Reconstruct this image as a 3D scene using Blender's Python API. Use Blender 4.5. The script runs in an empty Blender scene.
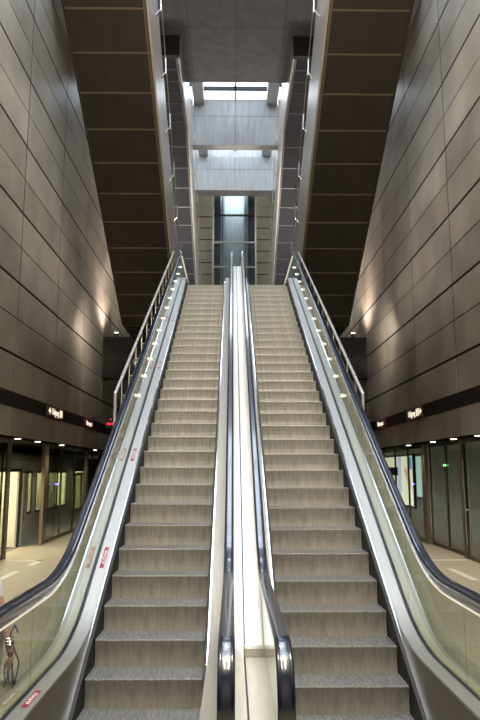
import bpy, bmesh, math, random
from mathutils import Vector, Matrix
random.seed(7)
S = bpy.context.scene
COL = S.collection
T = math.tan(math.radians(30))
R_ = math.radians

# ------------------------------------------------------------------ helpers
def link(name, mesh, mats=(), parent=None, smooth=None):
    o = bpy.data.objects.new(name, mesh)
    COL.objects.link(o)
    for m in mats if isinstance(mats, (list, tuple)) else [mats]:
        mesh.materials.append(m)
    if parent is not None:
        o.parent = parent
    if smooth is not None and len(mesh.polygons):
        mesh.polygons.foreach_set('use_smooth', [True] * len(mesh.polygons))
        mesh.set_sharp_from_angle(angle=R_(smooth))
    return o

def empty(name, loc=(0, 0, 0)):
    o = bpy.data.objects.new(name, None)
    o.empty_display_size = 0.2
    COL.objects.link(o)
    o.location = loc
    return o

def tag(o, label=None, cat=None, group=None, kind=None):
    if label: o['label'] = label
    if cat: o['category'] = cat
    if group: o['group'] = group
    if kind: o['kind'] = kind
    return o

class MB:
    """collects shapes into one mesh; coordinates are relative to org"""
    def __init__(self, org=(0, 0, 0)):
        self.v = []; self.f = []; self.mi = []; self.org = org
    def add(self, verts, faces, mi=0):
        b = len(self.v)
        ox, oy, oz = self.org
        self.v += [(x - ox, y - oy, z - oz) for x, y, z in verts]
        for f in faces:
            self.f.append([b + i for i in f]); self.mi.append(mi)
        return self
    def box(self, x0, x1, y0, y1, z0, z1, mi=0):
        if x0 > x1: x0, x1 = x1, x0
        if y0 > y1: y0, y1 = y1, y0
        if z0 > z1: z0, z1 = z1, z0
        v = [(x0,y0,z0),(x1,y0,z0),(x1,y1,z0),(x0,y1,z0),(x0,y0,z1),(x1,y0,z1),(x1,y1,z1),(x0,y1,z1)]
        f = [(3,2,1,0),(4,5,6,7),(0,1,5,4),(1,2,6,5),(2,3,7,6),(3,0,4,7)]
        return self.add(v, f, mi)
    def bar(self, p, q, r, n=10, mi=0):
        p, q = Vector(p), Vector(q)
        d = (q - p).normalized()
        a = d.cross(Vector((0, 0, 1)))
        if a.length < 1e-4: a = Vector((1, 0, 0))
        a.normalize(); b = d.cross(a)
        vs = []
        for c in (p, q):
            for i in range(n):
                t = 2 * math.pi * i / n
                vs.append(tuple(c + a * (r * math.cos(t)) + b * (r * math.sin(t))))
        fs = [(i, (i + 1) % n, n + (i + 1) % n, n + i) for i in range(n)]
        fs += [tuple(range(n - 1, -1, -1)), tuple(range(n, 2 * n))]
        return self.add(vs, fs, mi)
    def sphere(self, c, r, nu=12, nv=8, mi=0, sx=1, sy=1, sz=1):
        vs = []; fs = []
        for j in range(nv + 1):
            ph = math.pi * j / nv
            for i in range(nu):
                th = 2 * math.pi * i / nu
                vs.append((c[0] + sx*r*math.sin(ph)*math.cos(th), c[1] + sy*r*math.sin(ph)*math.sin(th), c[2] + sz*r*math.cos(ph)))
        for j in range(nv):
            for i in range(nu):
                fs.append((j*nu+i, (j+1)*nu+i, (j+1)*nu+(i+1)%nu, j*nu+(i+1)%nu))
        return self.add(vs, fs, mi)
    def lathe(self, c, prof, n=20, mi=0):
        vs = []; fs = []
        for r, z in prof:
            for i in range(n):
                t = 2*math.pi*i/n
                vs.append((c[0]+r*math.cos(t), c[1]+r*math.sin(t), c[2]+z))
        for j in range(len(prof)-1):
            for i in range(n):
                fs.append((j*n+i, j*n+(i+1)%n, (j+1)*n+(i+1)%n, (j+1)*n+i))
        fs.append(tuple(range(n-1, -1, -1))); fs.append(tuple(range((len(prof)-1)*n, len(prof)*n)))
        return self.add(vs, fs, mi)
    def sweep(self, path, prof, mi=0, mirror=1, off=0.0):
        """path [(y,z)], prof closed [(x,n)] with n along the path normal"""
        n = len(prof); vs = []; fs = []
        for i, (y, z) in enumerate(path):
            a = path[max(0, i-1)]; b = path[min(len(path)-1, i+1)]
            ty, tz = b[0]-a[0], b[1]-a[1]
            L = math.hypot(ty, tz) or 1
            ty /= L; tz /= L
            for x, q in prof:
                vs.append((off + mirror*x, y - tz*q, z + ty*q))
        for i in range(len(path)-1):
            for j in range(n):
                q = (i*n+j, i*n+(j+1)%n, (i+1)*n+(j+1)%n, (i+1)*n+j)
                fs.append(q if mirror > 0 else q[::-1])
        a = tuple(range(n)); b = tuple(range((len(path)-1)*n, len(path)*n))
        fs.append(a[::-1] if mirror > 0 else a); fs.append(b if mirror > 0 else b[::-1])
        return self.add(vs, fs, mi)
    def ribbon(self, pa, pb, xa0, xa1, xb0, xb1, mi=0):
        """solid strip between two paths with the same count"""
        vs = []; fs = []
        for (ya, za), (yb, zb) in zip(pa, pb):
            vs += [(xa0, ya, za), (xa1, ya, za), (xb1, yb, zb), (xb0, yb, zb)]
        for i in range(len(pa)-1):
            for j in range(4):
                fs.append((i*4+j, i*4+(j+1)%4, (i+1)*4+(j+1)%4, (i+1)*4+j))
        m = (len(pa)-1)*4
        fs += [(3,2,1,0), (m, m+1, m+2, m+3)]
        return self.add(vs, fs, mi)
    def mesh(self, name):
        me = bpy.data.meshes.new(name)
        me.from_pydata(self.v, [], self.f)
        me.polygons.foreach_set('material_index', self.mi)
        bm = bmesh.new(); bm.from_mesh(me)
        bmesh.ops.recalc_face_normals(bm, faces=bm.faces)
        bm.to_mesh(me); bm.free()
        me.update()
        return me
    def build(self, name, mats, parent=None, smooth=None, loc=None):
        o = link(name, self.mesh(name), mats, parent, smooth)
        if loc is not None: o.location = loc
        return o

def prect(x0, x1, n0, n1):
    return [(x0, n0), (x1, n0), (x1, n1), (x0, n1)]

# ------------------------------------------------------------------ materials
MATS = {}
def mat(name, col, metal=0.0, rough=0.5, var=0.0, scale=3.0, stretch=(1, 1, 1), bump=0.0, coat=0.0, emit=None, estr=0.0, rvar=0.0, spec=0.5, aniso=0.0):
    m = bpy.data.materials.new(name); m.use_nodes = True
    nt = m.node_tree; N = nt.nodes; L = nt.links
    b = N['Principled BSDF']
    b.inputs['Base Color'].default_value = (*col, 1)
    b.inputs['Metallic'].default_value = metal
    b.inputs['Roughness'].default_value = rough
    b.inputs['Specular IOR Level'].default_value = spec
    b.inputs['Coat Weight'].default_value = coat
    b.inputs['Coat Roughness'].default_value = 0.08
    if emit:
        b.inputs['Emission Color'].default_value = (*emit, 1)
        b.inputs['Emission Strength'].default_value = estr
    if var or bump or rvar:
        tc = N.new('ShaderNodeTexCoord'); mp = N.new('ShaderNodeMapping')
        mp.inputs['Scale'].default_value = stretch
        L.new(tc.outputs['Object'], mp.inputs['Vector'])
        nz = N.new('ShaderNodeTexNoise')
        nz.inputs['Scale'].default_value = scale; nz.inputs['Detail'].default_value = 6
        nz.inputs['Roughness'].default_value = 0.6
        L.new(mp.outputs['Vector'], nz.inputs['Vector'])
        if var:
            cr = N.new('ShaderNodeValToRGB')
            cr.color_ramp.elements[0].position = 0.3; cr.color_ramp.elements[1].position = 0.7
            cr.color_ramp.elements[0].color = (*[c*(1-var) for c in col], 1)
            cr.color_ramp.elements[1].color = (*[min(1, c*(1+var)) for c in col], 1)
            L.new(nz.outputs['Fac'], cr.inputs['Fac'])
            L.new(cr.outputs['Color'], b.inputs['Base Color'])
        if rvar:
            mr = N.new('ShaderNodeMapRange')
            mr.inputs['To Min'].default_value = max(0.02, rough-rvar); mr.inputs['To Max'].default_value = rough+rvar
            mr.inputs['From Min'].default_value = 0.3; mr.inputs['From Max'].default_value = 0.7
            L.new(nz.outputs['Fac'], mr.inputs['Value']); L.new(mr.outputs['Result'], b.inputs['Roughness'])
        if bump:
            bp = N.new('ShaderNodeBump'); bp.inputs['Strength'].default_value = bump; bp.inputs['Distance'].default_value = 0.01
            L.new(nz.outputs['Fac'], bp.inputs['Height']); L.new(bp.outputs['Normal'], b.inputs['Normal'])
    MATS[name] = m
    return m

def glass(name, tint, refl=1.0, rough=0.0, ior=1.5, base=0.0):
    m = bpy.data.materials.new(name); m.use_nodes = True
    nt = m.node_tree; N = nt.nodes; L = nt.links
    for n in list(N):
        if n.type != 'OUTPUT_MATERIAL': N.remove(n)
    out = [n for n in N if n.type == 'OUTPUT_MATERIAL'][0]
    tr = N.new('ShaderNodeBsdfTransparent'); tr.inputs['Color'].default_value = (*tint, 1)
    gl = N.new('ShaderNodeBsdfGlossy'); gl.inputs['Roughness'].default_value = rough
    gl.inputs['Color'].default_value = (0.95, 0.97, 0.95, 1)
    fr = N.new('ShaderNodeFresnel'); fr.inputs['IOR'].default_value = ior
    mu = N.new('ShaderNodeMath'); mu.operation = 'MULTIPLY_ADD'
    mu.inputs[1].default_value = refl; mu.inputs[2].default_value = base; mu.use_clamp = True
    mx = N.new('ShaderNodeMixShader')
    ge = N.new('ShaderNodeNewGeometry')
    fb = N.new('ShaderNodeMath'); fb.operation = 'SUBTRACT'; fb.inputs[0].default_value = 1.0
    ff = N.new('ShaderNodeMath'); ff.operation = 'MULTIPLY'
    L.new(ge.outputs['Backfacing'], fb.inputs[1])          # only the front face of a pane reflects
    L.new(fr.outputs['Fac'], mu.inputs[0]); L.new(mu.outputs['Value'], ff.inputs[0]); L.new(fb.outputs['Value'], ff.inputs[1])
    L.new(ff.outputs['Value'], mx.inputs['Fac'])
    L.new(tr.outputs['BSDF'], mx.inputs[1]); L.new(gl.outputs['BSDF'], mx.inputs[2])
    L.new(mx.outputs['Shader'], out.inputs['Surface'])
    return m

M_wall = None
def wall_material():
    """bronze-grey metal cladding: every panel a slightly different tone, cloudy polish"""
    m = mat('cladding_metal', (0.17, 0.145, 0.115), metal=0.4, rough=0.40, spec=0.4)
    nt = m.node_tree; N = nt.nodes; L = nt.links; b = N['Principled BSDF']
    tc = N.new('ShaderNodeTexCoord')
    # per panel tone
    sp = N.new('ShaderNodeVectorMath'); sp.operation = 'SNAP'; sp.inputs[1].default_value = (50, 3.5, 0.8825)
    ad = N.new('ShaderNodeVectorMath'); ad.operation = 'ADD'; ad.inputs[1].default_value = (25, -1.66, -4.88 + 0.8825*20)
    L.new(tc.outputs['Object'], ad.inputs[0]); L.new(ad.outputs['Vector'], sp.inputs[0])
    wn = N.new('ShaderNodeTexWhiteNoise'); L.new(sp.outputs['Vector'], wn.inputs['Vector'])
    n1 = N.new('ShaderNodeTexNoise'); n1.inputs['Scale'].default_value = 0.9; n1.inputs['Detail'].default_value = 5
    L.new(tc.outputs['Object'], n1.inputs['Vector'])
    mp = N.new('ShaderNodeMapping'); mp.inputs['Scale'].default_value = (1, 0.7, 14)
    L.new(tc.outputs['Object'], mp.inputs['Vector'])
    n2 = N.new('ShaderNodeTexNoise'); n2.inputs['Scale'].default_value = 5; n2.inputs['Detail'].default_value = 4
    L.new(mp.outputs['Vector'], n2.inputs['Vector'])
    a1 = N.new('ShaderNodeMath'); a1.operation = 'MULTIPLY_ADD'; a1.inputs[1].default_value = 0.22; 
    L.new(wn.outputs['Value'], a1.inputs[0])
    s1 = N.new('ShaderNodeMath'); s1.operation = 'MULTIPLY'; s1.inputs[1].default_value = 0.9
    L.new(n1.outputs['Fac'], s1.inputs[0]); L.new(s1.outputs['Value'], a1.inputs[2])
    s2 = N.new('ShaderNodeMath'); s2.operation = 'MULTIPLY_ADD'; s2.inputs[1].default_value = 0.18
    L.new(n2.outputs['Fac'], s2.inputs[0]); L.new(a1.outputs['Value'], s2.inputs[2])
    cr = N.new('ShaderNodeValToRGB')
    cr.color_ramp.elements[0].position = 0.40; cr.color_ramp.elements[1].position = 0.92
    cr.color_ramp.elements[0].color = (0.200, 0.170, 0.130, 1); cr.color_ramp.elements[1].color = (0.39, 0.342, 0.272, 1)
    L.new(s2.outputs['Value'], cr.inputs['Fac']); L.new(cr.outputs['Color'], b.inputs['Base Color'])
    mr = N.new('ShaderNodeMapRange'); mr.inputs['To Min'].default_value = 0.42; mr.inputs['To Max'].default_value = 0.56
    L.new(n1.outputs['Fac'], mr.inputs['Value']); L.new(mr.outputs['Result'], b.inputs['Roughness'])
    return m

M_wall = wall_material()
M_groove = mat('slab_joint', (0.09, 0.087, 0.085), rough=0.8)
M_gap = mat('joint_black', (0.012, 0.011, 0.010), rough=0.9, spec=0.1)
M_band = mat('band_dark', (0.012, 0.009, 0.0075), rough=0.6, spec=0.2)
M_soffit = mat('soffit_panel', (0.035, 0.029, 0.023), metal=0.3, rough=0.5, var=0.2, scale=2)
M_soffit_b = mat('soffit_panel_far', (0.026, 0.026, 0.031), metal=0.0, spec=0.2, rough=0.6, var=0.15, scale=2)
M_rib_b = mat('soffit_rib_far', (0.13, 0.13, 0.135), metal=0.3, rough=0.4)
M_rib = mat('soffit_rib', (0.17, 0.135, 0.095), metal=0.5, rough=0.4)
M_fascia = mat('fascia_steel', (0.52, 0.475, 0.415), metal=0.55, rough=0.36, var=0.08, scale=6, stretch=(1, 1, 0.3))
M_liftframe = mat('lift_frame', (0.30, 0.32, 0.34), metal=0.3, rough=0.4)
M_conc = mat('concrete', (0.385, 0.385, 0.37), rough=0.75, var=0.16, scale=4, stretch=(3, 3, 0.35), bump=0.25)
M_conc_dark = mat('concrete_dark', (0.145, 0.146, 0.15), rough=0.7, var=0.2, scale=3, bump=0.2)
M_stone = mat('stone_panel', (0.20, 0.19, 0.145), rough=0.55, var=0.12, scale=5)
M_steel = mat('steel_brushed', (0.70, 0.69, 0.67), metal=1.0, rough=0.27, var=0.06, scale=30, stretch=(8, 0.3, 0.3))
M_deck = mat('deck_steel', (0.46, 0.455, 0.44), metal=0.8, rough=0.42, var=0.07, scale=8, stretch=(6, 0.4, 0.4))
M_polish = mat('steel_polished', (0.80, 0.79, 0.77), metal=1.0, rough=0.16)
M_cream = mat('cream_cladding', (0.66, 0.62, 0.52), metal=0.15, rough=0.35, var=0.05, scale=5)
M_beige = mat('outer_deck_beige', (0.47, 0.44, 0.33), metal=0.1, rough=0.55, var=0.05, scale=5)
M_ledge = mat('ledge_panel', (0.26, 0.25, 0.19), metal=0.2, rough=0.45, var=0.06, scale=5)
M_deck_in = mat('deck_steel_inner', (0.40, 0.375, 0.32), metal=0.6, rough=0.5, var=0.07, scale=8, stretch=(6, 0.4, 0.4))
M_postmetal = mat('guard_post_metal', (0.42, 0.37, 0.28), metal=0.5, rough=0.4)
M_tube = mat('rail_tube', (0.66, 0.64, 0.62), metal=0.6, rough=0.3)
M_stud = mat('stud_lamp', (0.9, 0.85, 0.7), rough=0.4, emit=(1, 0.93, 0.78), estr=0.9)
M_cover = mat('cover_panel', (0.70, 0.66, 0.585), metal=0.35, rough=0.3, var=0.05, scale=6, stretch=(4, 0.5, 0.5))
M_rubber = mat('handrail_rubber', (0.006, 0.010, 0.028), rough=0.24, coat=0.7, spec=0.7)
M_seal = mat('seal_rubber', (0.012, 0.015, 0.028), rough=0.35)
M_brush = mat('skirt_black', (0.014, 0.013, 0.013), rough=0.6)
M_infill = mat('skirt_steel', (0.17, 0.15, 0.12), metal=0.4, rough=0.5, var=0.15, scale=8)
M_step = mat('step_riser', (0.45, 0.425, 0.36), metal=0.4, rough=0.5, var=0.22, scale=7, stretch=(3, 1, 0.6))
M_tread = mat('step_tread', (0.31, 0.31, 0.315), metal=0.5, rough=0.42, var=0.35, scale=9, stretch=(3.5, 0.7, 1))
M_railglint = mat('handrail_light', (0.9, 0.82, 0.65), rough=0.4, emit=(1.0, 0.86, 0.62), estr=0.55)  # emission paints the bright reflection under the handrail
M_floor = mat('platform_granite', (0.43, 0.365, 0.265), rough=0.42, var=0.22, scale=9, rvar=0.08)
M_mark = mat('floor_paint', (0.75, 0.71, 0.62), rough=0.5)
M_glass = glass('balustrade_glass', (0.84, 0.87, 0.80), refl=1.2)
M_sglass = glass('screen_glass', (0.90, 0.92, 0.87), refl=1.2, ior=1.55)
M_lglass = glass('lift_glass', (0.84, 0.91, 0.95), refl=1.0, base=0.05)
M_roofglass = glass('roof_glass', (0.93, 0.95, 0.97), refl=0.4)
M_frame = mat('screen_frame', (0.10, 0.085, 0.065), metal=0.7, rough=0.4)
M_post = mat('screen_post', (0.24, 0.195, 0.135), metal=0.6, rough=0.38, var=0.08)
M_dark = mat('dark_metal', (0.022, 0.020, 0.019), metal=0.1, rough=0.45, spec=0.25)
M_darkglass = mat('dark_glass_panel', (0.014, 0.012, 0.010), rough=0.12, spec=0.12)
M_train = mat('train_body', (0.36, 0.36, 0.34), metal=0.1, rough=0.35, var=0.05)
M_tcream = mat('train_interior', (0.78, 0.74, 0.56), rough=0.5)
M_tdoor = mat('train_door', (0.74, 0.71, 0.56), rough=0.4)
M_yellow = mat('grab_rail_yellow', (0.72, 0.60, 0.10), rough=0.35)
M_seat = mat('seat_blue', (0.03, 0.04, 0.09), rough=0.8)
M_tunnel = mat('tunnel_wall', (0.17, 0.145, 0.095), rough=0.85, var=0.25, scale=2)
M_track = mat('track_bed', (0.07, 0.065, 0.06), rough=0.9, var=0.3, scale=6)
M_text = mat('sign_lettering', (0.9, 0.85, 0.7), emit=(1, 0.88, 0.68), estr=0.75)
M_signplate = mat('sign_plate', (0.075, 0.035, 0.026), rough=0.4)
M_signedge = mat('sign_edge', (0.10, 0.020, 0.016), rough=0.4)
M_redled = mat('red_led', (0.3, 0.01, 0.01), emit=(1, 0.02, 0.04), estr=1.1)
M_blueled = mat('blue_led', (0.05, 0.05, 0.6), emit=(0.12, 0.12, 1), estr=7)
M_greenled = mat('green_led', (0.05, 0.6, 0.1), emit=(0.2, 0.9, 0.25), estr=1.5)
M_lamp = mat('lamp_lens', (1, 0.95, 0.85), emit=(1, 0.9, 0.74), estr=14)
M_addedlamp = mat('lamp_tube', (1, 1, 1), emit=(1, 0.93, 0.82), estr=6)  # glow of the added lamps
M_trainlamp = mat('train_lamp', (1, 0.97, 0.8), emit=(1, 0.93, 0.66), estr=6)
M_redsticker = mat('sticker_red', (0.28, 0.012, 0.035), rough=0.4)
M_white = mat('white_print', (0.85, 0.80, 0.80), rough=0.5)
M_cloth = mat('pale_cloth', (0.62, 0.60, 0.60), rough=0.9, var=0.06, scale=10)
M_skin = mat('skin', (0.46, 0.27, 0.19), rough=0.55)
M_hair = mat('dark_hair', (0.02, 0.015, 0.012), rough=0.5)
M_purple = mat('purple_cord', (0.08, 0.025, 0.22), rough=0.7)
M_shoe = mat('shoe_leather', (0.05, 0.04, 0.035), rough=0.5)
M_ad = mat('backlit_ad', (0.8, 0.8, 0.6), rough=0.3, emit=(0.86, 0.88, 0.62), estr=0.75)
M_ad_teal = mat('backlit_teal', (0.3, 0.6, 0.6), rough=0.3, emit=(0.52, 0.72, 0.62), estr=0.62)
M_ad_blue = mat('backlit_blue', (0.1, 0.3, 0.5), rough=0.3, emit=(0.10, 0.32, 0.50), estr=0.6)
M_ad_skin = mat('backlit_skin', (0.7, 0.45, 0.35), rough=0.3, emit=(0.80, 0.48, 0.34), estr=0.7)
M_ad_lilac = mat('backlit_lilac', (0.6, 0.6, 0.8), rough=0.3, emit=(0.55, 0.58, 0.85), estr=0.7)

# ------------------------------------------------------------------ world, camera
W = bpy.data.worlds.new('sky'); S.world = W; W.use_nodes = True
bg = W.node_tree.nodes['Background']
bg.inputs['Color'].default_value = (0.80, 0.88, 1.0, 1); bg.inputs['Strength'].default_value = 6.0

cam_d = bpy.data.cameras.new('camera'); cam = bpy.data.objects.new('camera', cam_d); COL.objects.link(cam)
cam_d.sensor_fit = 'VERTICAL'; cam_d.sensor_height = 36; cam_d.lens = 668/720*36
cam_d.clip_start = 0.05; cam_d.clip_end = 200
CAM = Vector((-0.10, 0, 2.2))
cam.location = CAM
cam.rotation_euler = (R_(90 + 9.35), 0, R_(-0.65))
S.camera = cam
vs = S.view_settings
S.display_settings.display_device = 'sRGB'
vs.view_transform = 'Standard'; vs.look = 'None'; vs.exposure = 0.38; vs.gamma = 1.0; vs.use_curve_mapping = False
S.cycles.use_denoising = True
S.cycles.max_bounces = 10; S.cycles.transparent_max_bounces = 24
S.cycles.sample_clamp_indirect = 4.0
S.cycles.caustics_reflective = False; S.cycles.caustics_refractive = False

# ------------------------------------------------------------------ escalator paths
N0 = -3.2                       # nosing line z = N0 + T*y
def arcpath(v, zb, zt, y0, y1, Rb, Rt, n=10, step=0.6):
    yb = (zb - N0 - v)/T; yt = (zt - N0 - v)/T
    Lb = Rb*math.tan(R_(15)); Lt = Rt*math.tan(R_(15))
    pts = []
    if y0 is not None and y0 < yb - Lb:
        m = max(1, int((yb - Lb - y0)/step))
        pts += [(y0 + (yb-Lb-y0)*i/m, zb) for i in range(m)]
    for i in range(n+1):
        a = R_(30)*i/n
        pts.append((yb - Lb + Rb*math.sin(a), zb + Rb*(1-math.cos(a))))
    ya, yc = pts[-1][0], yt + Lt - Rt*math.sin(R_(30))
    m = max(1, int((yc-ya)/step))
    pts += [(ya + (yc-ya)*i/m, N0 + v + T*(ya + (yc-ya)*i/m)) for i in range(1, m)]
    for i in range(n+1):
        a = R_(30)*(n-i)/n
        pts.append((yt + Lt - Rt*math.sin(a), zt - Rt*(1-math.cos(a))))
    if y1 is not None and y1 > pts[-1][0]:
        m = max(1, int((y1 - pts[-1][0])/step)); ys = pts[-1][0]
        pts += [(ys + (y1-ys)*i/m, zt) for i in range(1, m+1)]
    return pts

def interp(path, y):
    for (a, za), (b, zb) in zip(path, path[1:]):
        if a <= y <= b:
            return za + (zb-za)*(y-a)/(b-a) if b > a else za
    return path[0][1] if y < path[0][0] else path[-1][1]

ZF, ZT = 0.0, 7.51
NOSE = arcpath(0.0, ZF, ZT, 3.2, 22.2, 1.5, 1.8)
DECK = arcpath(0.10, 0.63, 7.75, 3.55, 21.6, 2.2, 0.9)
HAND_B, HAND_T = 1.33, 8.40
YN0, YN1 = 3.76, 21.3
HAND = arcpath(1.04, HAND_B, HAND_T, YN0, YN1, 2.0, 1.6)
def newel(path, r, inset=0.0):
    """adds the half-round returns at both ends (path is at handrail top)"""
    lo = []; hi = []
    y0, z0 = path[0]; y1, z1 = path[-1]
    for i in range(1, 15):
        a = math.pi*i/14
        lo.append((y0 - r*math.sin(a), z0 - r + r*math.cos(a)))
        hi.append((y1 + r*math.sin(a), z1 - r + r*math.cos(a)))
    return lo[::-1] + path + hi
HANDLOOP = newel(HAND, 0.31)
YS = sorted(set([y for y, _ in DECK] + [y for y, _ in HAND]))

# ------------------------------------------------------------------ step mesh (grooved tread and riser)
def step_mesh():
    half = 0.513; n = 42; pitch = 2*half/n
    prof = [(0.403, -0.06, 1), (0.378, -0.06, 1), (0.376, 0.0, 0), (0.20, 0.0, 0), (0.012, 0.0, 0), (0.003, -0.003, 1), (0.0, -0.012, 1), (0.008, -0.05, 1), (0.014, -0.10, 1), (0.016, -0.15, 1), (0.010, -0.20, 1), (0.0, -0.245, 1), (0.0, -0.30, 1)]
    nrm = []
    for i in range(len(prof)):
        a = prof[max(0, i-1)]; b = prof[min(len(prof)-1, i+1)]
        ty, tz = b[0]-a[0], b[1]-a[1]; L = math.hypot(ty, tz)
        nrm.append((-tz/L, ty/L))          # inward
    vs = []; fs = []; mi = []
    st = []
    for k in range(n):
        x = -half + k*pitch
        st += [(x, 0.0), (x + pitch*0.52, 0.0), (x + pitch*0.55, 0.014), (x + pitch*0.97, 0.014)]
    st.append((half, 0.0))
    P = len(prof)
    for x, dep in st:
        for (y, z, m), (ny, nz) in zip(prof, nrm):
            d = dep
            vs.append((x, y + abs(ny)*d, z - abs(nz)*d))
    for i in range(len(st)-1):
        for j in range(P-1):
            fs.append((i*P+j, i*P+j+1, (i+1)*P+j+1, (i+1)*P+j)); mi.append(1 if prof[j+1][2] and j > 2 else (2 if j < 2 else 0))
    # side cheeks
    b = len(vs)
    for x in (-half, half):
        c0 = len(vs)
        vs.extend([(x, y, z) for y, z, _ in prof] + [(x, 0.405, -0.30)])
        fs.append(tuple(range(c0, len(vs)))); mi.append(2)
    me = bpy.data.meshes.new('step')
    me.from_pydata(vs, [], fs)
    me.polygons.foreach_set('material_index', mi)
    bm = bmesh.new(); bm.from_mesh(me); bmesh.ops.recalc_face_normals(bm, faces=bm.faces)
    bm.to_mesh(me); bm.free()
    me.materials.append(M_tread); me.materials.append(M_step); me.materials.append(M_brush)
    return me
STEP = step_mesh()
# make sure riser/tread normals face the rider
def fix_normals(me):
    c = sum((p.normal.z for p in me.polygons if p.material_index == 0))
    if c < 0: me.flip_normals()
fix_normals(STEP)

HW = 0.515; XC = 0.870
def text_obj(name, body, size, m, parent, loc, rot, extrude=0.002, align='CENTER', sx=1.0, bold=0.0):
    cu = bpy.data.curves.new(name, 'FONT'); cu.body = body; cu.size = size; cu.extrude = extrude
    cu.align_x = align; cu.align_y = 'CENTER'; cu.materials.append(m)
    if bold: cu.offset = bold
    t = bpy.data.objects.new('lettering_curve', cu); COL.objects.link(t)
    dg = bpy.context.evaluated_depsgraph_get()
    me = bpy.data.meshes.new_from_object(t.evaluated_get(dg))
    bpy.data.objects.remove(t); bpy.data.curves.remove(cu)
    me.name = name
    if not me.materials: me.materials.append(m)
    o = bpy.data.objects.new(name, me); COL.objects.link(o); o.parent = parent
    o.location = loc; o.rotation_euler = rot; o.scale = (sx, 1, 1)
    return o

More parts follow.
